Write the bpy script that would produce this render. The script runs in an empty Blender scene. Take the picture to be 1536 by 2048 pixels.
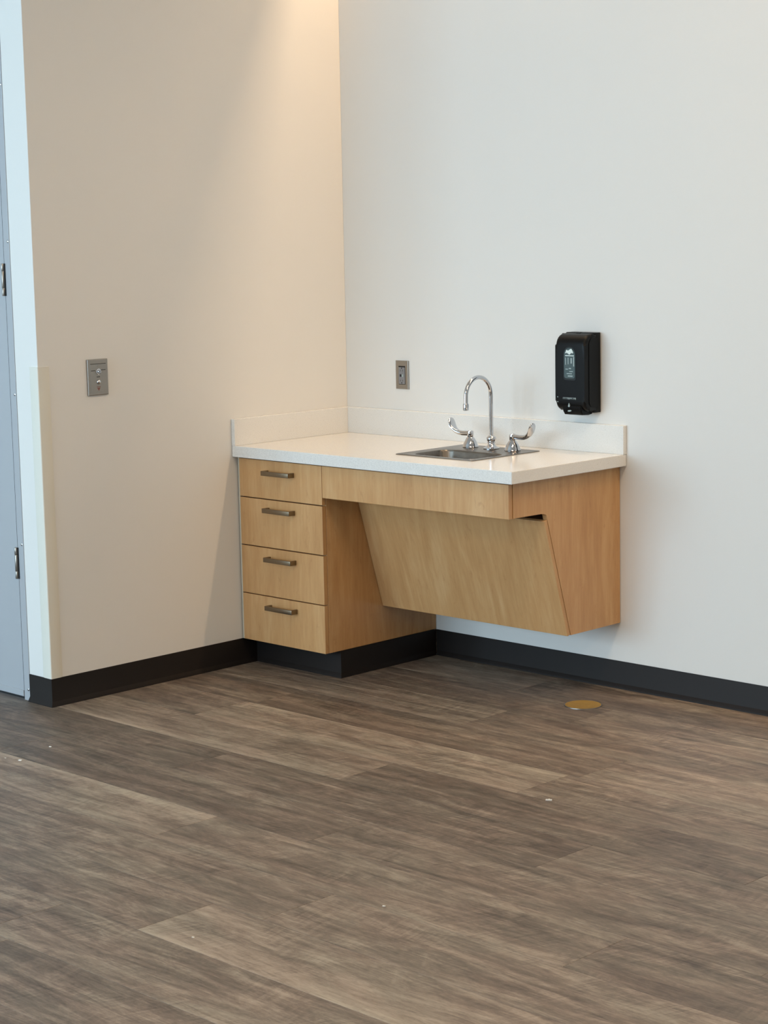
import bpy, bmesh, math, random
from mathutils import Vector, Matrix
random.seed(7)
S = bpy.context.scene
COL = S.collection
PI = math.pi

# ------------------------------------------------------------------ camera
cam_d = bpy.data.cameras.new('camera')
cam = bpy.data.objects.new('camera', cam_d)
COL.objects.link(cam)
cam_d.sensor_fit = 'HORIZONTAL'
cam_d.sensor_width = 36.0
cam_d.lens = 3909.785 / 1536 * 36.0
cam_d.clip_start = 0.05
R_ = Vector((0.71503304, 0.69880798, -0.01987861))
U_ = Vector((-0.08592452, 0.1160678, 0.98951768))
F_ = Vector((-0.69379012, 0.70582978, -0.14303705))
m = Matrix.Identity(4)
for i in range(3):
    m[i][0] = R_[i]; m[i][1] = U_[i]; m[i][2] = -F_[i]
m[0][3], m[1][3], m[2][3] = 5.68788951, -5.58647084, 1.68034383
cam.matrix_world = m
S.camera = cam

# ------------------------------------------------------------------ world, lights, exposure
S.view_settings.view_transform = 'Standard'
S.view_settings.look = 'None'
S.view_settings.gamma = 1.0
S.view_settings.use_curve_mapping = False
S.view_settings.exposure = 0.0
w = bpy.data.worlds.new('daylight'); S.world = w
w.use_nodes = True
bg = w.node_tree.nodes['Background']
bg.inputs[0].default_value = (0.60, 0.82, 1.0, 1)
bg.inputs[1].default_value = 1.0

H = 3.25          # ceiling height
SLOT_D, SLOT_H = 0.10, 0.20     # recessed lighting slot along the back wall
YR, XR, XL = -8.3, 7.6, -3.2   # rear wall, right wall, far left wall

def area(name, loc, rot, sx, sy, power, color, spread=None):
    d = bpy.data.lights.new(name, 'AREA'); d.shape = 'RECTANGLE'
    d.size, d.size_y = sx, sy; d.energy = power; d.color = color
    if spread: d.spread = spread
    o = bpy.data.objects.new(name, d); COL.objects.link(o)
    o.location = loc; o.rotation_euler = rot
    return o
WIN_P, WIN_C = 117, (0.575, 0.80, 0.98)
SLOT_P, SLOT_C = 46, (1.0, 0.69, 0.42)
PAN_P, PAN_C = 24, (1.0, 0.735, 0.48)
WIN = [(-3.0, -1.4), (-1.3, 0.3), (0.4, 2.0)]   # window openings in the rear wall
for (a, b) in WIN:
    area('window_daylight', ((a+b)/2, YR+0.02, 1.6), (PI/2, 0, 0), b-a-0.1, 2.3, WIN_P, WIN_C)
# warm linear wall-wash slot in the ceiling along the back wall
area('slot_light', (2.1, -0.042, H+SLOT_H-0.02), (0, 0, 0), 4.1, 0.05, SLOT_P, SLOT_C)
# general ceiling panels further back in the room
for (x, y) in ((2.6, -2.0), (5.4, -2.0), (2.6, -5.2), (5.4, -5.2)):
    area('ceiling_panel_light', (x, y, H-0.02), (0, 0, 0), 0.56, 1.16, PAN_P, PAN_C)

# ------------------------------------------------------------------ material helpers
def srgb(r, g, b):
    f = lambda c: (c/255/12.92) if c/255 <= 0.04045 else ((c/255+0.055)/1.055)**2.4
    return (f(r), f(g), f(b), 1)

class NT:
    def __init__(s, name):
        s.m = bpy.data.materials.new(name); s.m.use_nodes = True
        s.t = s.m.node_tree; s.n = s.t.nodes
        s.b = s.n['Principled BSDF']
    def add(s, kind, **kw):
        n = s.n.new(kind)
        for k, v in kw.items():
            if k in n.bl_rna.properties: setattr(n, k, v)
            else: n.inputs[k].default_value = v
        return n
    def l(s, a, b): s.t.links.new(a, b)
    def math(s, op, a, b=None, c=None, clamp=False):
        n = s.n.new('ShaderNodeMath'); n.operation = op; n.use_clamp = clamp
        for i, v in enumerate((a, b, c)):
            if v is None: continue
            if isinstance(v, (int, float)): n.inputs[i].default_value = v
            else: s.l(v, n.inputs[i])
        return n.outputs[0]
    def noise(s, vec, scale, detail=4, rough=0.5, dist=0.0, sc=(1, 1, 1), off=(0, 0, 0)):
        mp = s.n.new('ShaderNodeMapping'); mp.inputs['Scale'].default_value = sc
        mp.inputs['Location'].default_value = off
        s.l(vec, mp.inputs[0])
        n = s.n.new('ShaderNodeTexNoise')
        n.inputs['Scale'].default_value = scale; n.inputs['Detail'].default_value = detail
        n.inputs['Roughness'].default_value = rough; n.inputs['Distortion'].default_value = dist
        s.l(mp.outputs[0], n.inputs['Vector'])
        return n.outputs['Fac']
    def ramp(s, fac, stops, interp='LINEAR'):
        r = s.n.new('ShaderNodeValToRGB'); r.color_ramp.interpolation = interp
        e = r.color_ramp.elements
        while len(e) < len(stops): e.new(0.5)
        for i, (p, c) in enumerate(stops):
            e[i].position = p; e[i].color = c if len(c) == 4 else (*c, 1)
        s.l(fac, r.inputs[0])
        return r.outputs[0]
    def mix(s, fac, a, b, mode='MIX'):
        n = s.n.new('ShaderNodeMix'); n.data_type = 'RGBA'; n.blend_type = mode
        for i, v in ((0, fac), (6, a), (7, b)):
            if isinstance(v, (int, float)): n.inputs[i].default_value = v
            elif isinstance(v, tuple): n.inputs[i].default_value = v
            else: s.l(v, n.inputs[i])
        return n.outputs[2]
    def bump(s, h, strength, dist=0.001):
        n = s.n.new('ShaderNodeBump'); n.inputs['Strength'].default_value = strength
        n.inputs['Distance'].default_value = dist
        s.l(h, n.inputs['Height']); s.l(n.outputs[0], s.b.inputs['Normal'])
    def coord(s, which='Object'):
        return s.n.new('ShaderNodeTexCoord').outputs[which]

def plain(name, col, rough=0.5, metal=0.0, coat=0.0, bump=None, vary=0.0, vscale=8, spec=0.5):
    k = NT(name); k.b.inputs['Specular IOR Level'].default_value = spec; k.b.inputs['Roughness'].default_value = rough
    k.b.inputs['Metallic'].default_value = metal
    k.b.inputs['Coat Weight'].default_value = coat
    c = k.coord()
    nf = k.noise(c, vscale, 3)
    d = 1 - vary
    k.l(k.mix(nf, (col[0]*d, col[1]*d, col[2]*d, 1), col), k.b.inputs['Base Color'])
    if bump: k.bump(k.noise(c, bump[0], 3), bump[1], bump[2])
    return k.m

M = {}
M['wall'] = plain('wall_paint', srgb(226, 224, 219), 0.72, bump=(260, 0.25, 0.0006), vary=0.015, vscale=1.2)
M['ceiling'] = plain('ceiling_paint', srgb(232, 230, 226), 0.9, vary=0.01)
M['doorpaint'] = plain('door_paint', srgb(172, 175, 179), 0.42, vary=0.02)
M['base'] = plain('black_vinyl_base', srgb(29, 24, 22), 0.50, vary=0.15, vscale=14, spec=0.22)
M['guard'] = plain('ivory_vinyl', srgb(225, 222, 210), 0.45, vary=0.02)
M['nickel'] = plain('satin_nickel', srgb(138, 125, 106), 0.34, 1.0, vary=0.08, vscale=60)
M['plate'] = plain('brushed_plate', srgb(158, 153, 146), 0.36, 1.0, vary=0.06, vscale=90)
M['chrome'] = plain('chrome', srgb(205, 206, 210), 0.07, 1.0)
M['black'] = plain('black_plastic', srgb(8, 9, 10), 0.40, vary=0.05, spec=0.18)
M['blackgloss'] = plain('black_gloss', srgb(10, 18, 20), 0.1)
M['greyprint'] = plain('grey_print', srgb(150, 165, 165), 0.4)
M['whiteprint'] = plain('white_print', srgb(215, 228, 225), 0.4)
M['tealclear'] = plain('clear_level_window', srgb(56, 76, 78), 0.12, coat=0.5)
M['device'] = plain('grey_device', srgb(128, 128, 130), 0.4)
M['dark'] = plain('dark_gap', srgb(14, 12, 11), 0.7)
M['brass'] = plain('brass_disc', srgb(200, 158, 76), 0.5, 0.6, vary=0.25, vscale=60)
M['crumb'] = plain('plaster_crumb', srgb(225, 220, 210), 0.9)
M['red'] = plain('red_print', srgb(130, 84, 74), 0.6)
M['alu'] = plain('window_frame_grey', srgb(70, 72, 75), 0.4, 0.5)
M['caulk'] = plain('tan_caulk', srgb(196, 187, 168), 0.7)
M['carcass'] = plain('gap_shade_carcass', srgb(74, 50, 30), 0.6)  # brown darkened to put the shade of the drawer gaps into the colour
M['rubber'] = plain('rubber_sweep', srgb(60, 62, 64), 0.6)

def emis(name, col, st):
    k = NT(name); k.b.inputs['Emission Color'].default_value = col
    k.b.inputs['Emission Strength'].default_value = st
    k.b.inputs['Base Color'].default_value = (0.8, 0.8, 0.8, 1)
    return k.m
M['lens'] = emis('panel_lens', (1.0, 0.85, 0.7, 1), 1.5)

# steel
k = NT('brushed_steel'); c = k.coord()
k.b.inputs['Metallic'].default_value = 1.0
k.l(k.ramp(k.noise(c, 30, 3, sc=(1, 40, 1)), [(0.3, srgb(112, 105, 98)), (0.7, srgb(136, 129, 121))]), k.b.inputs['Base Color'])
k.b.inputs['Roughness'].default_value = 0.27
k.b.inputs['Anisotropic'].default_value = 0.3
M['steel'] = k.m

# quartz
k = NT('white_quartz'); c = k.coord()
a = k.noise(c, 420, 2, 0.6); b = k.noise(c, 150, 3, 0.7)
col = k.ramp(a, [(0.28, srgb(206, 204, 199)), (0.42, srgb(224, 222, 217)), (0.60, srgb(231, 229, 224)), (0.70, srgb(241, 239, 235))])
col = k.mix(k.ramp(b, [(0.30, (0.6, 0.6, 0.6, 1)), (0.38, (0, 0, 0, 1))]), col, srgb(202, 200, 195))
k.l(col, k.b.inputs['Base Color']); k.b.inputs['Roughness'].default_value = 0.16
M['quartz'] = k.m

# maple laminate; grain follows local z
def maple(name, tint):
    k = NT(name); c = k.coord()
    info = k.n.new('ShaderNodeObjectInfo')
    off = k.n.new('ShaderNodeVectorMath'); off.operation = 'MULTIPLY_ADD'
    cmb = k.n.new('ShaderNodeCombineXYZ')
    k.l(info.outputs['Random'], cmb.inputs[0]); k.l(info.outputs['Random'], cmb.inputs[1]); k.l(info.outputs['Random'], cmb.inputs[2])
    k.l(cmb.outputs[0], off.inputs[0]); off.inputs[1].default_value = (13, 7, 9); k.l(c, off.inputs[2])
    v = off.outputs[0]
    g1 = k.noise(v, 3.2, 5, 0.6, 0.9, sc=(3.2, 3.2, 0.55))
    g2 = k.noise(v, 22, 5, 0.65, 0.4, sc=(2.2, 2.2, 0.22))
    g3 = k.noise(v, 90, 2, 0.5, 0, sc=(3, 3, 0.2))
    fleck = k.noise(v, 15, 6, 0.72, 0.8, sc=(2.2, 2.2, 0.7))
    h = k.math('ADD', k.math('MULTIPLY', g1, 0.5), k.math('MULTIPLY', g2, 0.4))
    h = k.math('ADD', h, k.math('MULTIPLY', g3, 0.1))
    col = k.ramp(h, [(0.30, tuple(x*t for x, t in zip(srgb(180, 133, 85), tint)) ), (0.5, tuple(x*t for x, t in zip(srgb(196, 151, 101), tint))), (0.70, tuple(x*t for x, t in zip(srgb(210, 170, 122), tint)))])
    col = k.mix(k.math('MULTIPLY', k.ramp(fleck, [(0.58, (0, 0, 0, 1)), (0.72, (1, 1, 1, 1))]), 0.34), col, srgb(150, 98, 54))
    k.l(col, k.b.inputs['Base Color'])
    k.b.inputs['Roughness'].default_value = 0.36
    return k.m
M['maple'] = maple('maple_laminate', (1, 1, 1, 1))
M['mapleedge'] = plain('maple_edgeband', srgb(176, 126, 76), 0.4, vary=0.1, vscale=20)

# floor plank: weathered grey-brown oak print; colour in obj.color red channel sets the tone
k = NT('weathered_oak_plank'); c = k.coord()
info = k.n.new('ShaderNodeObjectInfo')
cmb = k.n.new('ShaderNodeCombineXYZ')
k.l(info.outputs['Random'], cmb.inputs[0]); k.l(info.outputs['Random'], cmb.inputs[1])
off = k.n.new('ShaderNodeVectorMath'); off.operation = 'MULTIPLY_ADD'
k.l(cmb.outputs[0], off.inputs[0]); off.inputs[1].default_value = (37, 23, 0); k.l(c, off.inputs[2])
v = off.outputs[0]
tone = k.n.new('ShaderNodeSeparateColor'); k.l(info.outputs['Color'], tone.inputs[0])
broad = k.noise(v, 2.2, 8, 0.64, 1.3, sc=(0.85, 5.8, 1))
streak = k.noise(v, 7.0, 9, 0.74, 1.2, sc=(0.75, 6.8, 1))
fine = k.noise(v, 75, 6, 0.78, 0.6, sc=(0.7, 2.8, 1))
blot = k.noise(v, 5.5, 8, 0.70, 1.3, sc=(1.2, 2.4, 1))
# saw marks: short irregular strokes running across the plank at a slant, only in patches
mp = k.n.new('ShaderNodeMapping'); mp.inputs['Rotation'].default_value = (0, 0, 0.40); k.l(v, mp.inputs[0])
strokes = k.noise(mp.outputs[0], 1.0, 4, 0.62, 0.35, sc=(105, 7, 1))
mp2 = k.n.new('ShaderNodeMapping'); mp2.inputs['Rotation'].default_value = (0, 0, -0.22); k.l(v, mp2.inputs[0])
strokes2 = k.noise(mp2.outputs[0], 1.0, 3, 0.6, 0.5, sc=(62, 4.5, 1))
patch = k.ramp(k.noise(v, 2.4, 4, 0.6, 0.5, sc=(1, 2.4, 1), off=(5, 3, 0)), [(0.47, (0, 0, 0, 1)), (0.60, (1, 1, 1, 1))])
patch2 = k.ramp(k.noise(v, 2.0, 4, 0.6, 0.5, sc=(1, 2.4, 1), off=(1, 9, 0)), [(0.55, (0, 0, 0, 1)), (0.66, (1, 1, 1, 1))])
saw = k.math('ADD', k.math('MULTIPLY', k.math('SUBTRACT', strokes, 0.5), k.math('MULTIPLY', patch, 0.20)),
             k.math('MULTIPLY', k.math('SUBTRACT', strokes2, 0.5), k.math('MULTIPLY', patch2, 0.18)))
h = k.math('ADD', k.math('MULTIPLY', broad, 0.34), k.math('MULTIPLY', streak, 0.30))
h = k.math('ADD', h, k.math('MULTIPLY', fine, 0.18))
h = k.math('ADD', h, k.math('MULTIPLY', blot, 0.18))
h = k.math('ADD', h, saw)
h = k.math('ADD', h, k.math('MULTIPLY', k.math('SUBTRACT', tone.outputs[0], 0.5), 0.13))
# lighter sapwood band along one long edge of some planks (green: far edge, blue: near edge)
sp_ = k.n.new('ShaderNodeSeparateXYZ'); k.l(c, sp_.inputs[0])
wob = k.math('ADD', sp_.outputs[1], k.math('MULTIPLY', k.math('SUBTRACT', blot, 0.5), 0.16))
far = k.ramp(wob, [(0.155, (0, 0, 0, 1)), (0.225, (1, 1, 1, 1))])
near = k.ramp(wob, [(0.020, (1, 1, 1, 1)), (0.090, (0, 0, 0, 1))])
h = k.math('ADD', h, k.math('MULTIPLY', k.math('MULTIPLY', far, tone.outputs[1]), 0.060))
h = k.math('ADD', h, k.math('MULTIPLY', k.math('MULTIPLY', near, tone.outputs[2]), 0.055))
col = k.ramp(h, [(0.37, srgb(60, 50, 43)), (0.445, srgb(92, 79, 69)), (0.51, srgb(118, 103, 90)), (0.575, srgb(146, 130, 114)), (0.66, srgb(172, 155, 137))])
hue = k.noise(v, 3, 3, 0.5, 0.5, sc=(1, 3, 1), off=(9, 1, 0))
col = k.mix(k.ramp(hue, [(0.42, (0, 0, 0, 1)), (0.60, (0.8, 0.8, 0.8, 1))]), col, k.mix(1.0, col, (0.93, 1.0, 1.0, 1), 'MULTIPLY'))
crack = k.noise(v, 3.0, 8, 0.72, 1.4, sc=(0.9, 11, 1), off=(2, 8, 0))
col = k.mix(k.math('MULTIPLY', k.ramp(crack, [(0.60, (0, 0, 0, 1)), (0.70, (1, 1, 1, 1))]), 0.55), col, srgb(58, 49, 42))
k.l(col, k.b.inputs['Base Color'])
k.l(k.math('ADD', k.math('MULTIPLY', fine, 0.2), 0.42), k.b.inputs['Roughness'])
k.bump(k.math('ADD', fine, strokes), 0.15, 0.0006)
M['plank'] = k.m
M['subfloor'] = plain('dark_joint', srgb(40, 34, 30), 0.8)

# ------------------------------------------------------------------ mesh helpers
def finish(name, bm, mat, parent=None, smooth=False, loc=None):
    bmesh.ops.recalc_face_normals(bm, faces=bm.faces)
    me = bpy.data.meshes.new(name); bm.to_mesh(me); bm.free()
    if mat is not None: me.materials.append(mat)
    if smooth:
        for p in me.polygons: p.use_smooth = True
        me.set_sharp_from_angle(angle=math.radians(38))
    o = bpy.data.objects.new(name, me); COL.objects.link(o)
    if loc: o.location = loc
    if parent is not None:
        o.parent = parent
        o.matrix_parent_inverse = parent_inv(parent)
    return o
def world_of(o):
    mt = Matrix.Translation(o.location) @ o.rotation_euler.to_matrix().to_4x4()
    if o.parent: return world_of(o.parent) @ o.matrix_parent_inverse @ mt
    return mt
def parent_inv(p): return world_of(p).inverted()

def box(x0, x1, y0, y1, z0, z1, bev=0.0, bm=None, seg=2):
    bm = bm or bmesh.new()
    r = bmesh.ops.create_cube(bm, size=1.0)
    vs = r['verts']
    for v in vs:
        v.co = Vector((x0 + (v.co.x+0.5)*(x1-x0), y0 + (v.co.y+0.5)*(y1-y0), z0 + (v.co.z+0.5)*(z1-z0)))
    if bev:
        es = list({e for v in vs for e in v.link_edges})
        bmesh.ops.bevel(bm, geom=es, offset=bev, segments=seg, affect='EDGES', profile=0.5)
    return bm
def prism(poly, axis, a, b, bm=None):
    """extrude a 2-D polygon along axis ('x': (y,z); 'y': (x,z); 'z': (x,y)) from a to b"""
    bm = bm or bmesh.new()
    def P(u, v, t): return {'x': (t, u, v), 'y': (u, t, v), 'z': (u, v, t)}[axis]
    A = [bm.verts.new(P(u, v, a)) for u, v in poly]; B = [bm.verts.new(P(u, v, b)) for u, v in poly]
    bm.faces.new(A); bm.faces.new(B[::-1])
    n = len(poly)
    for i in range(n): bm.faces.new((A[i], A[(i+1) % n], B[(i+1) % n], B[i]))
    return bm
def lathe(prof, centre, n=40, axis='z', bm=None):
    bm = bm or bmesh.new(); rings = []
    cx, cy, cz = centre
    def P(r, t, a):
        u, v = r*math.cos(a), r*math.sin(a)
        return {'z': (cx+u, cy+v, cz+t), 'x': (cx+t, cy+u, cz+v), 'y': (cx+u, cy+t, cz+v)}[axis]
    for r, t in prof:
        rings.append([bm.verts.new(P(max(r, 1e-5), t, 2*PI*i/n)) for i in range(n)])
    for a, b in zip(rings, rings[1:]):
        for i in range(n): bm.faces.new((a[i], a[(i+1) % n], b[(i+1) % n], b[i]))
    bm.faces.new(rings[0][::-1]); bm.faces.new(rings[-1])
    bmesh.ops.remove_doubles(bm, verts=bm.verts, dist=2e-5)
    return bm
def sweep(path, radii, n=20, up=Vector((0, 1, 0)), bm=None):
    """sweep an ellipse; radii: list of (r along 'up'-ish, r across)"""
    bm = bm or bmesh.new(); rings = []
    path = [Vector(p) for p in path]
    for i, p in enumerate(path):
        t = (path[min(i+1, len(path)-1)] - path[max(i-1, 0)]).normalized()
        a = (up - t*up.dot(t)).normalized(); b = t.cross(a)
        ra, rb = radii[i] if isinstance(radii, list) else radii
        rings.append([bm.verts.new(p + a*ra*math.cos(2*PI*k/n) + b*rb*math.sin(2*PI*k/n)) for k in range(n)])
    for a, b in zip(rings, rings[1:]):
        for i in range(n): bm.faces.new((a[i], a[(i+1) % n], b[(i+1) % n], b[i]))
    bm.faces.new(rings[0][::-1]); bm.faces.new(rings[-1])
    return bm
def rrect(x0, x1, y0, y1, r, n=6):
    out = []
    for cx, cy, a0 in ((x1-r, y1-r, 0), (x0+r, y1-r, PI/2), (x0+r, y0+r, PI), (x1-r, y0+r, 3*PI/2)):
        for i in range(n+1):
            a = a0 + PI/2*i/n; out.append((cx+r*math.cos(a), cy+r*math.sin(a)))
    return out

def empty(name, loc, label, cat, group=None):
    o = bpy.data.objects.new(name, None); COL.objects.link(o); o.location = loc
    o.empty_display_size = 0.1
    o['label'] = label; o['category'] = cat
    if group: o['group'] = group
    return o
def tag(o, label, cat, group=None):
    o['label'] = label; o['category'] = cat
    if group: o['group'] = group
    return o
def struct(o, label=None, cat=None):
    o['kind'] = 'structure'
    if label: o['label'] = label
    if cat: o['category'] = cat
    return o

YE = -1.524       # plane of the entry wall / end of the left wall

# ------------------------------------------------------------------ room shell
fl = struct(finish('floor', box(XL, XR, YR, 0, -0.06, -0.004), M['subfloor']),
            'grey-brown weathered wood-look plank floor', 'floor')
PW, PL, TH = 0.2481, 1.491, 0.004
joints = {0: 0.62, 1: 1.12, 2: 0.08, 3: 1.30, 4: 0.52, 5: 0.483, 6: 1.465, 7: 0.97, 8: 0.35, 9: 1.47, 10: 0.72, 11: 2.03, 12: 0.25}
# strip index 4 ends at y=-1.266; 5 = -1.266..-1.514; 6 = ..-1.762; 7, 8, 9 = ..-2.507; 11 = -2.755..-3.003
tones = {(5, 0): 0.78, (5, 1): 0.45, (5, -1): 0.42, (6, 0): 0.30, (6, -1): 0.70, (7, 0): 0.36, (7, -1): 0.30, (8, 0): 0.32, (8, 1): 0.5, (8, -1): 0.3,
         (9, 0): 0.52, (9, -1): 0.82, (9, -2): 0.4, (10, 0): 0.6, (10, 1): 0.66, (11, 0): 0.86, (11, -1): 0.52, (10, -1): 0.4, (4, 0): 0.38, (4, 1): 0.70, (3, 0): 0.42,
         (3, 1): 0.5, (3, -1): 0.62, (4, -1): 0.3, (2, 0): 0.4, (2, 1): 0.5, (1, 0): 0.35, (12, 0): 0.42, (12, 1): 0.55, (12, -1): 0.5, (12, -2): 0.4}
bands = {(9, -1): (1.0, 0), (6, -1): (0, 1.0), (5, 0): (0.6, 0.5), (10, -1): (0, 1.0), (11, 0): (0, 1.0), (4, 0): (0, 0), (3, 0): (0, 0.7), (6, 0): (0, 0), (7, 0): (0, 0), (7, -1): (0, 0)}
full = None
def plank_bm(L, W):
    bm = box(0, L, 0, W, -TH, 0)
    es = [e for e in bm.edges if all(v.co.z > -1e-6 for v in e.verts)]
    bmesh.ops.bevel(bm, geom=es, offset=0.0009, segments=1, affect='EDGES')
    return bm
rng = random.Random(3)
for s in range(0, 34):
    y1 = -0.0257 - (s-1)*PW if s > 0 else 0.0
    y0 = -0.0257 - s*PW
    if s == 0: y1, y0 = 0.0, -0.0257
    y1 = min(y1, 0.0)
    if y0 < YR: y0 = YR
    if y1 - y0 < 0.01: continue
    xs = XL if y1 < YE + 0.02 else 0.0
    j0 = joints.get(s, rng.uniform(0, PL))
    kk = math.floor((xs - j0)/PL)
    while j0 + kk*PL < XR - 0.01:
        a, b = max(j0+kk*PL, xs), min(j0+(kk+1)*PL, XR)
        t = tones.get((s, kk), rng.uniform(0.28, 0.72))
        if b - a > 0.02:
            if abs(b-a-PL) < 1e-6 and abs(y1-y0-PW) < 1e-6:
                if full is None:
                    o = finish('plank', plank_bm(PL-0.0004, PW-0.0004), M['plank']); full = o.data
                else:
                    o = bpy.data.objects.new('plank', full); COL.objects.link(o)
            else:
                o = finish('plank', plank_bm(b-a-0.0004, y1-y0-0.0004), M['plank'])
            o.location = (a, y0, 0); e1, e2 = bands.get((s, kk), (rng.choice((0, 0, 0.45)), rng.choice((0, 0, 0.45)))); o.color = (t, e1, e2, 1); o.parent = fl
        kk += 1

bm = box(XL, XR, YR, -SLOT_D, H, H+SLOT_H)
box(XL, XR, -SLOT_D, 0, H+SLOT_H, H+SLOT_H+0.05, bm=bm)
box(4.25, XR, -SLOT_D, 0, H, H+SLOT_H, bm=bm)
struct(finish('ceiling', bm, M['ceiling']), 'white ceiling with a recessed lighting slot along the back wall', 'ceiling')
struct(finish('wall_back', box(-0.134, XR+0.1, 0, 0.12, 0, H+SLOT_H), M['wall']), 'plain white wall behind the sink counter', 'wall')
struct(finish('wall_left', box(-0.134, 0, YE, 0, 0, H+SLOT_H, 0.0015), M['wall']), 'off-white wall beside the drawers with the metal switch plate', 'wall')
struct(finish('wall_right', box(XR, XR+0.1, YR, 0, 0, H), M['wall']), 'white wall at the right end of the room', 'wall')
struct(finish('wall_entry_side', box(XL-0.1, XL, YR, YE, 0, H), M['wall']), 'white wall at the far left', 'wall')
# entry wall beyond and above the door
DX0, DX1, DH = -1.12, -0.134, 2.44
bm = box(XL, DX0-0.0, YE, YE+0.12, 0, H); box(DX0, DX1, YE, YE+0.12, DH+0.05, H, bm=bm)
struct(finish('wall_entry', bm, M['wall']), 'white wall around the grey door', 'wall')
# rear wall with the window openings
bm = bmesh.new()
edges = [XL] + [v for ab in WIN for v in ab] + [XR]
for i in range(0, len(edges), 2): box(edges[i], edges[i+1], YR-0.12, YR, 0, H, bm=bm)
for a, b in WIN:
    box(a, b, YR-0.12, YR, 0, 0.4, bm=bm); box(a, b, YR-0.12, YR, 2.8, H, bm=bm)
struct(finish('wall_rear', bm, M['wall']), 'white wall with the windows', 'wall')
for i, (a, b) in enumerate(WIN):
    wf = bmesh.new()
    box(a, a+0.05, YR-0.1, YR-0.03, 0.4, 2.8, bm=wf); box(b-0.05, b, YR-0.1, YR-0.03, 0.4, 2.8, bm=wf)
    box(a+0.05, b-0.05, YR-0.1, YR-0.03, 0.4, 0.45, bm=wf); box(a+0.05, b-0.05, YR-0.1, YR-0.03, 2.75, 2.8, bm=wf)
    struct(finish('window_%d' % (i+1), wf, M['alu']), 'grey framed window in the rear wall', 'window')

# ------------------------------------------------------------------ baseboards (cove vinyl)
BZ = 0.1016
def cove(bm, p0, p1, nrm, ext0=0, ext1=0):
    """black cove base from p0 to p1 (2-D), outward normal nrm; ext = mitre extension at toe (+1 outer corner, -1 inner)"""
    prof = [(0, 0), (0, BZ), (0.0022, BZ), (0.0032, BZ-0.002), (0.0032, 0.0185), (0.0045, 0.0165), (0.0112, 0.0045), (0.0125, 0.0015), (0.0125, 0)]
    p0, p1, nv = Vector(p0), Vector(p1), Vector(nrm)
    d = (p1-p0).normalized(); A = []; B = []
    for o_, z in prof:
        a = p0 + nv*o_ - d*o_*ext0; b = p1 + nv*o_ + d*o_*ext1
        A.append(bm.verts.new((a.x, a.y, z))); B.append(bm.verts.new((b.x, b.y, z)))
    n = len(prof)
    for i in range(n): bm.faces.new((A[i], A[(i+1) % n], B[(i+1) % n], B[i]))
    bm.faces.new(A[::-1]); bm.faces.new(B)
    return bm
TKY, TKX = -0.532, 0.4765
bm = cove(bmesh.new(), (0, YE), (0, TKY), (1, 0), 1, -1)
struct(finish('baseboard_left', bm, M['base'], smooth=True), 'black vinyl cove baseboard along the left wall', 'baseboard')
bm = cove(bmesh.new(), (-0.1335, YE), (0, YE), (0, -1), 0, 1)
struct(finish('baseboard_entry', bm, M['base'], smooth=True), 'short black baseboard piece below the corner guard, beside the door', 'baseboard')
bm = cove(bmesh.new(), (TKX, 0), (XR, 0), (0, -1), -1, 0)
struct(finish('baseboard_back', bm, M['base'], smooth=True), 'long black vinyl cove baseboard along the back wall', 'baseboard')

# ------------------------------------------------------------------ door
door = bpy.data.objects.new('door_1', None); COL.objects.link(door); door.location = (-0.6, YE, 0)
struct(door, 'grey-blue painted door with steel frame at the left edge of the photo', 'door')
fr = bmesh.new()
box(-0.1695, -0.1345, YE-0.002, YE+0.12, 0.0, DH+0.05, 0.0012, bm=fr)
box(DX0, DX0+0.0365, YE-0.002, YE+0.12, 0.0, DH+0.05, 0.0012, bm=fr)
box(DX0+0.0365, -0.1695, YE-0.002, YE+0.12, DH, DH+0.05, 0.0012, bm=fr)
frame = finish('frame', fr, M['doorpaint'], door)
slab = finish('door_slab', box(DX0+0.040, -0.1745, YE+0.001, YE+0.045, 0.026, DH-0.003, 0.0015), M['doorpaint'], door)
finish('door_sweep', box(DX0+0.040, -0.1738, YE-0.003, YE+0.001, 0.012, 0.034, 0.001), M['doorpaint'], slab)
finish('door_gap_shade', box(-0.1744, -0.1697, YE+0.0006, YE+0.03, 0.03, DH), M['dark'], frame)  # added dark filler painting the shade in the gap between slab and frame
for z in (0.0416, 0.579, 1.1226, 1.6645, 2.2088):
    bm = lathe([(0.0, -0.0035), (0.003, -0.0034), (0.0052, -0.0022), (0.0058, 0.0)], (-0.1415, YE-0.002, z), 16, 'y')
    finish('screw', bm, M['chrome'], frame, True)
for z in (0.508, 1.530, 2.19):
    hg = finish('hinge', box(-0.1860, -0.1740, YE-0.003, YE+0.001, z-0.0572, z+0.0572, 0.0008), M['plate'], door)
    b2 = bmesh.new()
    for (a, b) in ((-0.0572, -0.0300), (-0.0290, 0.0300), (0.0310, 0.0572)):
        lathe([(0.0, a), (0.0058, a), (0.0062, a+0.0006), (0.0062, b-0.0006), (0.0058, b), (0, b)], (-0.1745, YE-0.0062, z), 18, 'z', bm=b2)
    finish('knuckle', b2, M['plate'], hg, True)
    finish('hinge_gap_shade', box(-0.1685, -0.1640, YE-0.0055, YE-0.002, z-0.0572, z+0.0572), M['dark'], hg)  # dark strip standing in for the shade of the gap beside the knuckle

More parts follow.
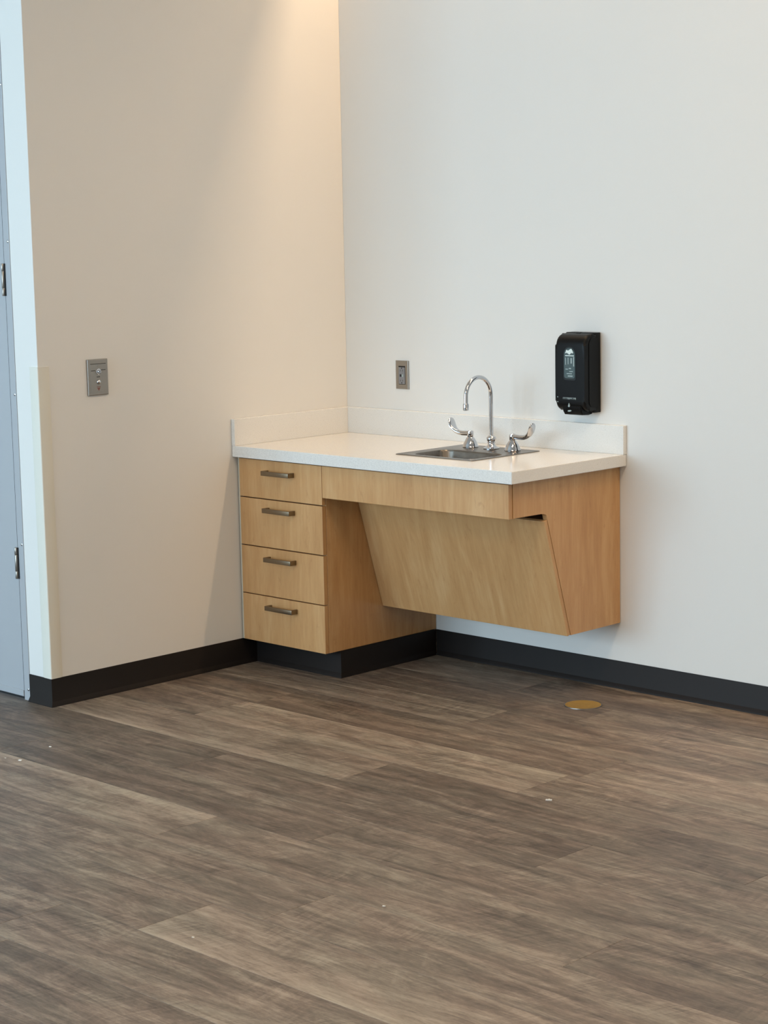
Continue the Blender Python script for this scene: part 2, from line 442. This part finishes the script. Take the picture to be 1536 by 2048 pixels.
# ------------------------------------------------------------------ corner guard
GT = 1.2243
def guard_poly():
    t = 0.0045; e = 0.0475; X, Y = 0.0, YE
    pts = [(-e, Y), (-e, Y-0.0012), (-e+0.012, Y-t), (0.0, Y-t)]
    for i in range(1, 6):
        a = -PI/2 + PI/2*i/6; pts.append((0.0+t*math.cos(a), Y+t*math.sin(a)))
    pts += [(t, Y), (t, Y+e-0.012), (0.0012, Y+e), (0, Y+e), (0, Y)]
    return pts
bm = prism(guard_poly(), 'z', BZ+0.0005, GT-0.003)
gd = finish('corner_guard', bm, M['guard'], None, True)
tag(gd, 'ivory vinyl corner guard on the wall corner beside the door', 'corner guard')
bm = prism([(x*1.0+(0.0004 if x > 0 else 0), y-(0.0004 if y < YE else 0)) for x, y in guard_poly()], 'z', GT-0.003, GT)
finish('end_cap', bm, M['guard'], gd, True)

# ------------------------------------------------------------------ drawer cabinet
FY = -0.6118; PT = 0.019; ZT = 0.864; CT = 0.0423; ZB = 0.1036; CZ = ZT-CT
dc = empty('drawer_cabinet', (0.24, -0.3, 0), 'maple base cabinet with four drawers against the left wall', 'cabinet')
X0, X1 = 0.004, 0.4765
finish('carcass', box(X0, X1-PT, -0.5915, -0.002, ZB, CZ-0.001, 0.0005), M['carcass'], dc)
finish('side_panel', box(X1-PT, X1, -0.5915, -0.002, ZB, CZ-0.001, 0.0006), M['maple'], dc)
zs = [(0.1036, 0.2865), (0.2905, 0.4763), (0.4805, 0.6646), (0.6688, 0.8162)]
names_z = [(0.0, 0)]
hz = [0.2477, 0.4364, 0.6267, 0.7705]
def handle(parent, xc, zc, yf):
    # square U pull: bar with two returning posts
    L2, hh, dep, tt = 0.0760, 0.0088, 0.0330, 0.0078
    bm = bmesh.new()
    box(xc-L2, xc+L2, yf-dep, yf-dep+tt, zc-hh, zc+hh, 0.0012, bm=bm)
    box(xc-L2, xc-L2+0.009, yf-dep+tt-0.001, yf, zc-hh, zc+hh, 0.0008, bm=bm)
    box(xc+L2-0.009, xc+L2, yf-dep+tt-0.001, yf, zc-hh, zc+hh, 0.0008, bm=bm)
    return finish('handle', bm, M['nickel'], parent, True)
for (a, b), h_ in zip(reversed(zs), reversed(hz)):
    d = finish('drawer', box(0.0165, X1-0.001, FY, FY+0.0185, a, b, 0.0009), M['maple'], dc)
    handle(d, 0.2510, h_, FY)
tk = finish('toe_kick', box(X0, X1-0.001, TKY, -0.014, 0.0, ZB-0.0005), M['base'], dc)
bm = cove(bmesh.new(), (0.0035, TKY), (TKX-0.001, TKY), (0, -1), 0, 1)
cove(bm, (TKX-0.001, TKY), (TKX-0.001, -0.001), (1, 0), 1, -1)
finish('cove_base', bm, M['base'], tk, True)
finish('scribe_strip', box(0.0085, 0.0158, -0.6105, -0.585, ZB, CZ-0.001), M['caulk'], dc)

# ------------------------------------------------------------------ sink cabinet (wall hung, open below)
sc = empty('sink_cabinet', (0.93, -0.3, 0.25), 'wall-hung maple sink cabinet with flat apron and sloped front panel', 'cabinet')
SX = 1.394
prof = [(-0.002, 0.2449), (-0.002, CZ-0.001), (-0.5915, CZ-0.001), (-0.5915, 0.6985), (-0.4480, 0.6972)]
for i in range(1, 7):   # rounded inner corner of the notch
    a = PI/2 - (PI/2-0.28)*i/6
    prof.append((-0.4480 + 0.0340*math.cos(a)*1.0, 0.6852+0.012*math.sin(a)))
prof += [(-0.4105, 0.6706), (-0.2865, 0.2449)]
bm = prism(prof, 'x', SX-PT, SX)
finish('side_panel', bm, M['maple'], sc)
finish('apron', box(X1+0.0015, SX-0.003, FY, FY+0.0185, 0.6968, 0.8162, 0.0009), M['maple'], sc)
finish('rear_rail', box(X1+0.001, SX-PT, -0.02, -0.002, 0.62, CZ-0.001), M['mapleedge'], sc)
finish('apron_backer', box(X1+0.001, SX-PT, -0.5915, -0.578, 0.70, CZ-0.001), M['mapleedge'], sc)
# sloped front panel, built upright then tilted
bot = Vector((-0.3029, 0.2429)); top = Vector((-0.4269, 0.6677)); ln = (top-bot).length
bm = box(X1+0.0015, SX-0.0015, 0, 0.0155, 0, ln, 0.0009)
o = finish('sloped_panel', bm, M['maple'], sc)
ang = math.atan2(-(top-bot).x, (top-bot).y)
o.location = (0, bot.x, bot.y); o.rotation_euler = (ang, 0, 0)
finish('bottom_panel', box(X1+0.001, SX-PT, -0.280, -0.002, 0.2449, 0.2635), M['maple'], sc)

# ------------------------------------------------------------------ countertop with cut-out + splashes
CW, CD = 1.4236, 0.6323
SKX0, SKX1, SKY0, SKY1 = 0.7285, 1.1095, -0.4800, -0.1020
bm = bmesh.new()
outer = [(0.001, -CD), (CW, -CD), (CW, -0.001), (0.001, -0.001)]
inner = [(SKX0+0.012, SKY0+0.012), (SKX1-0.012, SKY0+0.012), (SKX1-0.012, SKY1-0.012), (SKX0+0.012, SKY1-0.012)]
def ring(pts, z): return [bm.verts.new((x, y, z)) for x, y in pts]
ot, it, ob, ib = ring(outer, ZT), ring(inner, ZT), ring(outer, CZ), ring(inner, CZ)
for i in range(4):
    j = (i+1) % 4
    bm.faces.new((ot[i], ot[j], it[j], it[i])); bm.faces.new((ob[i], ib[i], ib[j], ob[j]))
    bm.faces.new((ot[i], ob[i], ob[j], ot[j])); bm.faces.new((it[i], it[j], ib[j], ib[i]))
bm.edges.ensure_lookup_table()
es = [e for e in bm.edges if (e.verts[0] in ot+ob and e.verts[1] in ot+ob)]
bmesh.ops.bevel(bm, geom=es, offset=0.0016, segments=2, affect='EDGES')
ct = finish('countertop', bm, M['quartz'])
tag(ct, 'white speckled quartz countertop with backsplashes over the cabinets', 'countertop')
SH = 0.104
finish('backsplash', box(0.019, CW, -0.019, -0.0005, ZT, ZT+SH, 0.0014), M['quartz'], ct)
finish('side_splash', box(0.0005, 0.019, -CD, -0.0005, ZT, ZT+SH, 0.0014), M['quartz'], ct)

# ------------------------------------------------------------------ drop-in sink
sk = empty('sink', ((SKX0+SKX1)/2, (SKY0+SKY1)/2, ZT), 'square stainless steel drop-in bar sink set in the white countertop', 'sink')
bx0, bx1, by0, by1 = SKX0+0.048, SKX1-0.032, SKY0+0.032, -0.2560
loops = [(0, 0, 0, 0, 0.010, 0.0002), (0.0006, 0.0006, 0.0006, 0.0006, 0.010, 0.0022), (0.004, 0.004, 0.004, 0.004, 0.010, 0.0034), (0.011, 0.011, 0.011, 0.011, 0.010, 0.0028)]
bm = bmesh.new(); R = []
for a, b, c_, d_, r, z in loops:
    R.append([bm.verts.new((x, y, ZT+z)) for x, y in rrect(SKX0+a, SKX1-b, SKY0+c_, SKY1-d_, r)])
R.append([bm.verts.new((x, y, ZT+0.0024)) for x, y in rrect(bx0-0.006, bx1+0.006, by0-0.006, by1+0.006, 0.050)])
rim_in = None
for a, z, r in ((0.0, 0.0008, 0.045), (-0.003, -0.006, 0.043), (-0.005, -0.120, 0.040), (-0.014, -0.143, 0.034), (-0.035, -0.151, 0.02), (-0.10, -0.153, 0.002)):
    R.append([bm.verts.new((x, y, ZT+z)) for x, y in rrect(bx0-a, bx1+a, by0-a, by1+a if a > -0.09 else by1+a*0.9, r if r > 0.001 else 0.001)])
n = len(R[0])
rimf = bmesh.new()
def loft(bm_, rs):
    for a, b in zip(rs, rs[1:]):
        for i in range(n): bm_.faces.new((a[i], a[(i+1) % n], b[(i+1) % n], b[i]))
loft(bm, R); bm.faces.new(R[-1])
rimf.free()
# fold the underside so the sheet has thickness
basin = finish('basin', bm, M['steel'], sk, True)
sm = basin.modifiers.new('sheet', 'SOLIDIFY'); sm.thickness = 0.001; sm.offset = -1
dcx, dcy = (bx0+bx1)/2, (by0+by1)/2
finish('drain', lathe([(0.0, 0.0005), (0.016, 0.0005), (0.021, 0.003), (0.040, 0.0042), (0.043, 0.0022), (0.043, 0.0)], (dcx, dcy, ZT-0.153), 32), M['chrome'], sk, True)

# ------------------------------------------------------------------ faucet
ZD = ZT+0.0030; FYc = -0.1590; FX = 0.9187
fc = empty('faucet', (FX, FYc, ZD), 'chrome gooseneck faucet with two wrist-blade handles behind the sink', 'faucet')
finish('base_flange', lathe([(0.0, 0), (0.0300, 0), (0.0305, 0.003), (0.026, 0.0055), (0.019, 0.009), (0.0145, 0.015), (0.0125, 0.020), (0.0125, 0.0215), (0.0155, 0.0225), (0.0155, 0.025), (0.013, 0.027), (0.0172, 0.033), (0.0180, 0.038), (0.0170, 0.043), (0.0125, 0.047), (0.0105, 0.049), (0.0, 0.049)], (FX, FYc, ZD), 40), M['chrome'], fc, True)
path = [(FX, FYc, ZD+0.045+i*0.02) for i in range(8)]
R0 = 0.0690; zc = 1.0680
path.append((FX, FYc, zc-0.008))
for i in range(0, 31):
    a = PI*i/30
    path.append((FX, FYc-R0+R0*math.cos(a), zc+R0*math.sin(a)))
path += [(FX, FYc-2*R0, zc-0.012), (FX, FYc-2*R0-0.0006, 1.043)]
path = [p for p in path if True]
finish('spout', sweep(path, (0.0078, 0.0078), 24, Vector((1, 0, 0))), M['chrome'], fc, True)
finish('aerator', lathe([(0, 0), (0.0098, 0), (0.0108, 0.001), (0.0108, 0.008), (0.0100, 0.009), (0.0108, 0.010), (0.0108, 0.021), (0.0095, 0.0245), (0.0078, 0.0255), (0, 0.0255)], (FX, FYc-2*R0-0.0006, 1.0205), 32), M['chrome'], fc, True)
for sx, hx in ((-1, 0.8145), (1, 1.0220)):
    hd = finish('handle', lathe([(0, 0), (0.0300, 0), (0.0305, 0.002), (0.0290, 0.005), (0.0270, 0.012), (0.0225, 0.022), (0.0165, 0.032), (0.0125, 0.037), (0.0095, 0.040), (0.0090, 0.044), (0.0, 0.044)], (hx, FYc, ZD), 36), M['chrome'], fc, True)
    finish('hub', lathe([(0, 0.038), (0.0105, 0.038), (0.0120, 0.040), (0.0122, 0.055), (0.0115, 0.060), (0.009, 0.062), (0, 0.062)], (hx, FYc, ZD), 28), M['chrome'], hd, True)
    zz = ZD+0.0515
    P_ = [(0.004, 0, 0.0080, 0.0095), (0.018, -0.0005, 0.0078, 0.0092), (0.038, -0.0012, 0.0085, 0.0092), (0.055, 0.0, 0.0100, 0.0092), (0.068, 0.004, 0.0125, 0.0088), (0.080, 0.012, 0.0160, 0.0080), (0.088, 0.022, 0.0185, 0.0070), (0.0925, 0.033, 0.0190, 0.0062), (0.0955, 0.043, 0.0175, 0.0055), (0.0972, 0.050, 0.0130, 0.0045), (0.0980, 0.054, 0.0060, 0.0026)]
    finish('wrist_blade', sweep([(hx+sx*a, FYc, zz+b) for a, b, _, _ in P_], [(c_, d_) for _, _, c_, d_ in P_], 20, Vector((0, 1, 0))), M['chrome'], hd, True)

# ------------------------------------------------------------------ soap dispenser
DX0_, DX1_ = 1.1755, 1.3095
sd = empty('soap_dispenser', ((DX0_+DX1_)/2, 0, 1.15), 'black wall-mounted soap dispenser above the right end of the backsplash', 'dispenser')
finish('back_plate', box(DX0_+0.004, DX1_-0.001, -0.040, -0.0005, 1.0100, 1.2985, 0.003), M['black'], sd, True)
pf = [(-0.030, 1.2960), (-0.052, 1.2955)]
for i in range(0, 9):
    a = PI/2 + (PI/2)*i/8
    pf.append((-0.055 + 0.041*math.cos(a), 1.2535 + 0.0415*math.sin(a)))
pf += [(-0.0965, 1.18), (-0.0965, 1.10), (-0.0965, 1.055)]
for i in range(1, 8):
    a = PI + (PI/2-0.15)*i/7
    pf.append((-0.0600 + 0.0365*math.cos(a), 1.0500 + 0.033*math.sin(a)))
pf += [(-0.030, 1.0130)]
bm = prism(pf, 'x', DX0_, DX1_)
es = [e for e in bm.edges if abs(e.verts[0].co.x-e.verts[1].co.x) < 1e-6 and min(e.verts[0].co.y, e.verts[1].co.y) < -0.045]
bmesh.ops.bevel(bm, geom=es, offset=0.013, segments=4, affect='EDGES', profile=0.6)
cov = finish('cover', bm, M['black'], sd, True)
# raised side cheek seen on the right flank, nozzle lip, lock slot
ch = []
for cx_, cy_, a0 in ((-0.0750+0.028, 1.262-0.02, PI/2),):
    pass
rr = rrect(-0.071, -0.012, 1.030, 1.282, 0.024, 6)
finish('side_cheek', prism(rr, 'x', DX1_-0.001, DX1_+0.0022), M['black'], sd, True)
lip = [(-0.030, 1.0135), (-0.094, 1.0400), (-0.0985, 1.036), (-0.0965, 1.016), (-0.088, 1.0050), (-0.050, 1.0030), (-0.030, 1.0060)]
bm = prism(lip, 'x', 1.2085, 1.2950)
es = [e for e in bm.edges if abs(e.verts[0].co.x-e.verts[1].co.x) < 1e-6]
bmesh.ops.bevel(bm, geom=es, offset=0.004, segments=3, affect='EDGES')
finish('nozzle_lip', bm, M['black'], sd, True)
finish('lock_slot', box(1.232, 1.250, -0.046, -0.034, 1.2950, 1.2992, 0.0008), M['dark'], sd)
def capsule(x0, x1, z0, z1, yf, thick, bm=None, n=10, bottom_r=0.008):
    r = (x1-x0)/2; cx_ = (x0+x1)/2; pts = []
    for i in range(n*2+1):
        a = PI*i/(2*n); pts.append((cx_+r*math.cos(a), z1-r+r*math.sin(a)))
    br = bottom_r
    for i in range(6):
        a = PI+PI/2*i/5; pts.append((x0+br+br*math.cos(a), z0+br+br*math.sin(a)))
    for i in range(6):
        a = 1.5*PI+PI/2*i/5; pts.append((x1-br+br*math.cos(a), z0+br+br*math.sin(a)))
    return prism(pts, 'y', yf, yf-thick, bm)
YF = -0.0965
finish('level_bezel', capsule(1.2145, 1.2705, 1.1300, 1.2500, YF+0.002, 0.0028), M['blackgloss'], sd, True)
lw = finish('level_window', capsule(1.2180, 1.2670, 1.1370, 1.2450, YF, 0.0016), M['tealclear'], sd, True)
YG = YF-0.0016
# emblem: light irregular cap at the window's top, then a thin bar
emb = [(1.2225, 1.2260), (1.2270, 1.2330), (1.2290, 1.2390), (1.2360, 1.2360), (1.2400, 1.2375), (1.2460, 1.2415), (1.2520, 1.2430), (1.2560, 1.2370), (1.2600, 1.2300), (1.2570, 1.2265), (1.2510, 1.2290), (1.2470, 1.2245), (1.2420, 1.2215), (1.2370, 1.2255), (1.2300, 1.2285)]
finish('emblem', prism(emb, 'y', YG, YG-0.0005), M['whiteprint'], lw)
finish('emblem_bar', box(1.2235, 1.2635, YG-0.0005, YG, 1.2165, 1.2195), M['whiteprint'], lw)
bm = bmesh.new()
for x, z, w_, h_ in ((1.2235, 1.185, 0.003, 0.026), (1.2350, 1.187, 0.0035, 0.024), (1.2480, 1.190, 0.006, 0.020), (1.2600, 1.180, 0.0045, 0.034), (1.2245, 1.168, 0.012, 0.003), (1.2400, 1.170, 0.010, 0.004), (1.2420, 1.160, 0.016, 0.003), (1.2300, 1.152, 0.024, 0.003), (1.2350, 1.143, 0.022, 0.004)):
    box(x, x+w_, YG-0.0004, YG, z, z+h_, bm=bm)
finish('label_print', bm, M['greyprint'], lw)
# maker's name strip, illegible at this distance: a run of small letter strokes
bm = bmesh.new(); rg = random.Random(5); x = 1.2105
while x < 1.2680:
    w_ = rg.uniform(0.0028, 0.0042)
    box(x, x+0.0010, YF-0.0005, YF+0.0005, 1.0605, 1.0675, bm=bm)
    box(x, x+w_, YF-0.0005, YF+0.0005, rg.choice((1.0605, 1.0632, 1.0662)), 1.0675, bm=bm)
    x += w_+0.0009
finish('lettering', bm, M['greyprint'], cov)
bm = bmesh.new()
drop = [(1.2400, 1.0480)]
for i in range(0, 11):
    a = -0.35 + (-PI+0.7)*i/10
    drop.append((1.2400+0.0046*math.cos(a), 1.0380+0.0050*math.sin(a)))
prism(drop, 'y', -0.0995, -0.090, bm=bm)
finish('drop_mark', bm, M['greyprint'], sd)
bm = prism([(1.2330, 1.0185), (1.2370, 1.0215), (1.2480, 1.0225), (1.2510, 1.0195), (1.2440, 1.0165), (1.2360, 1.0165)], 'y', -0.0990, -0.092)
finish('hand_mark', bm, M['greyprint'], sd)
for x, z in ((1.1860, 1.0675), (1.1780, 1.0600), (1.1860, 1.0500)):
    finish('indicator_dot', lathe([(0, -0.0012), (0.0021, -0.0010), (0.0024, 0)], (x, -0.0955 if x > 1.18 else -0.0895, z), 14, 'y'), M['greyprint'], sd, True)

# ------------------------------------------------------------------ metal switch plate on the left wall
sp = empty('switch_plate', (0, -1.267, 1.1725), 'brushed metal switch plate with a round knob and button on the left wall', 'switch')
y0, y1, z0, z1 = -1.3125, -1.2215, 1.1075, 1.2380
def pyr_plate(axis, a0, a1, z0, z1, t, inset):
    """bevelled wall plate standing on x=0 (axis x) or y=0 (axis y)"""
    bm = bmesh.new(); R = []
    for ins, d in ((0, 0.0003), (0.0002, t*0.72), (inset*0.12, t*0.92), (inset*0.30, t)):
        R.append([bm.verts.new((d, u, z) if axis == 'x' else (u, -d, z)) for u, z in ((a0+ins, z0+ins), (a1-ins, z0+ins), (a1-ins, z1-ins), (a0+ins, z1-ins))])
    for a, b in zip(R, R[1:]):
        for i in range(4): bm.faces.new((a[i], a[(i+1) % 4], b[(i+1) % 4], b[i]))
    bm.faces.new(R[0]); bm.faces.new(R[-1])
    return bm
pl = finish('plate', pyr_plate('x', y0, y1, z0, z1, 0.0085, 0.0085), M['plate'], sp)
yc = -1.2668; XF = 0.0085
finish('face_panel', box(XF-0.001, XF+0.0008, y0+0.0105, y1-0.0095, z0+0.010, z1-0.0155, 0.0004), M['plate'], sp)
XF2 = XF+0.0008
finish('groove', box(XF2-0.0003, XF2+0.0002, y0+0.011, y1-0.0100, z1-0.0180, z1-0.0160), M['dark'], sp)
finish('screw', lathe([(0, 0.0016), (0.0035, 0.0012), (0.0042, 0)], (XF2, yc-0.0015, 1.2163), 16, 'x'), M['plate'], sp, True)
finish('score_line', box(XF2-0.0002, XF2+0.0003, y0+0.014, yc-0.0130, 1.1958, 1.1980), M['dark'], sp)
finish('score_line', box(XF2-0.0002, XF2+0.0003, yc+0.0130, y1-0.012, 1.1974, 1.1996), M['dark'], sp)
kn = finish('knob', lathe([(0, 0.0095), (0.0052, 0.0095), (0.0066, 0.0080), (0.0072, 0.0030), (0.0105, 0.0025), (0.0112, 0.0)], (XF2, yc+0.0005, 1.1930), 28, 'x'), M['chrome'], sp, True)
finish('key_slot', box(XF2+0.0094, XF2+0.0099, yc-0.0008, yc+0.0020, 1.1890, 1.1970), M['dark'], kn)
finish('button', lathe([(0, 0.0070), (0.0040, 0.0064), (0.0075, 0.0042), (0.0090, 0.0012), (0.0092, 0.0)], (XF2, yc+0.0008, 1.1555), 28, 'x'), M['chrome'], sp, True)
finish('mark', box(XF2-0.0002, XF2+0.0003, yc-0.0075, yc+0.0075, 1.1725, 1.1750), M['dark'], sp)
finish('red_mark', box(XF2-0.0002, XF2+0.0003, yc-0.0080, yc+0.0085, 1.1370, 1.1395), M['red'], sp)
finish('red_mark', prism([(yc-0.0075, 1.1345), (yc+0.0075, 1.1345), (yc, 1.1235)], 'x', XF2-0.0002, XF2+0.0003), M['red'], sp)

# ------------------------------------------------------------------ outlet on the back wall
ou = empty('wall_outlet', (0.3175, 0, 1.108), 'metal-plated outlet with grey insert on the back wall above the counter', 'outlet')
finish('plate', pyr_plate('y', 0.2835, 0.3520, 1.0520, 1.1650, 0.0065, 0.006), M['plate'], ou)
YO = -0.0065
finish('recess', box(0.3000, 0.3365, YO-0.0003, YO+0.0006, 1.0705, 1.1440), M['dark'], ou)
ins = finish('receptacle', box(0.3015, 0.3345, YO-0.0018, YO, 1.0725, 1.1385, 0.0008), M['device'], ou)
YI = YO-0.0018
for zc_ in (1.1260, 1.0860):
    for dx in (-0.0062, 0.0062):
        finish('slot', box(0.318+dx-0.0008, 0.318+dx+0.0008, YI-0.0002, YI+0.0004, zc_-0.0035, zc_+0.0035), M['dark'], ins)
    finish('ground_hole', lathe([(0, -0.0003), (0.0026, -0.0003), (0.0026, 0.0004)], (0.318, YI, zc_ + (0.009 if zc_ > 1.1 else -0.009)), 14, 'y'), M['dark'], ins)
finish('test_button', box(0.3085, 0.3175, YI-0.0012, YI+0.0002, 1.1010, 1.1110, 0.0005), M['dark'], ins)
finish('reset_button', box(0.3185, 0.3275, YI-0.0012, YI+0.0002, 1.1010, 1.1110, 0.0005), M['greyprint'], ins)

# ------------------------------------------------------------------ floor things
fd = finish('floor_disc', lathe([(0, 0.0014), (0.0610, 0.0014), (0.0622, 0.0018), (0.0650, 0.0018), (0.0672, 0.0004), (0.0672, 0.00005)], (1.4480, -0.2870, 0), 64), M['brass'], None, True)
finish('ring', lathe([(0.0640, 0.0004), (0.0640, 0.0020), (0.0655, 0.0024), (0.0672, 0.0020), (0.0675, 0.0001)], (1.4480, -0.2870, 0), 64), M['plate'], fd, True)
tag(fd, 'round brass cleanout cover flush in the floor right of the sink cabinet', 'floor cover')
def crumb(x, y, s, label, kind=0):
    bm = bmesh.new(); rg = random.Random(int(x*1000))
    if kind:   # small forked chip
        box(-s, s*0.9, -0.0022, 0.0022, 0, 0.0035, 0.0005, bm=bm)
        box(-0.0022, 0.0022, -0.001, s*0.8, 0, 0.0030, 0.0005, bm=bm)
    else:
        bmesh.ops.create_icosphere(bm, subdivisions=1, radius=s)
        for v in bm.verts:
            v.co *= rg.uniform(0.7, 1.15); v.co.z = max(0, v.co.z*0.5+s*0.15); v.co.x *= 1.5
    o = finish('crumb', bm, M['crumb']); o.location = (x, y, 0.0001); o.rotation_euler = (0, 0, 0.6 if kind else 0.2)
    tag(o, label, 'debris', 'white crumbs on the floor')
crumb(2.1003, -1.2653, 0.010, 'forked white plaster chip on the open floor below the sink cabinet', 1)
crumb(0.516, -2.031, 0.0060, 'largest pale crumb on the floor near the left edge')
crumb(0.455, -2.045, 0.003, 'tiny pale crumb just left of the largest crumb near the left edge')
crumb(0.452, -1.865, 0.0042, 'pale crumb on the floor just in front of the door corner')
crumb(2.1760, -2.7000, 0.0035, 'tiny white speck on the lower left floor beside a dark knot')
crumb(2.3700, -2.2400, 0.004, 'tiny white speck low in the middle of the floor')

# ------------------------------------------------------------------ ceiling fixtures (out of frame, they carry the lights)
sl = finish('ceiling_slot_light', box(0.02, 4.20, -0.075, -0.010, H+SLOT_H-0.016, H+SLOT_H-0.0005), M['ceiling'])
tag(sl, 'warm linear slot light in the ceiling along the back wall', 'light')
for i, (x, y) in enumerate(((2.6, -2.0), (5.4, -2.0), (2.6, -5.2), (5.4, -5.2))):
    p = finish('ceiling_panel', box(x-0.3, x+0.3, y-0.6, y+0.6, H-0.014, H-0.0005, 0.002), M['ceiling'])
    tag(p, 'rectangular white ceiling light panel over the room', 'light', 'ceiling panels')
    finish('lens', box(x-0.28, x+0.28, y-0.58, y+0.58, H-0.016, H-0.013), M['lens'], p)
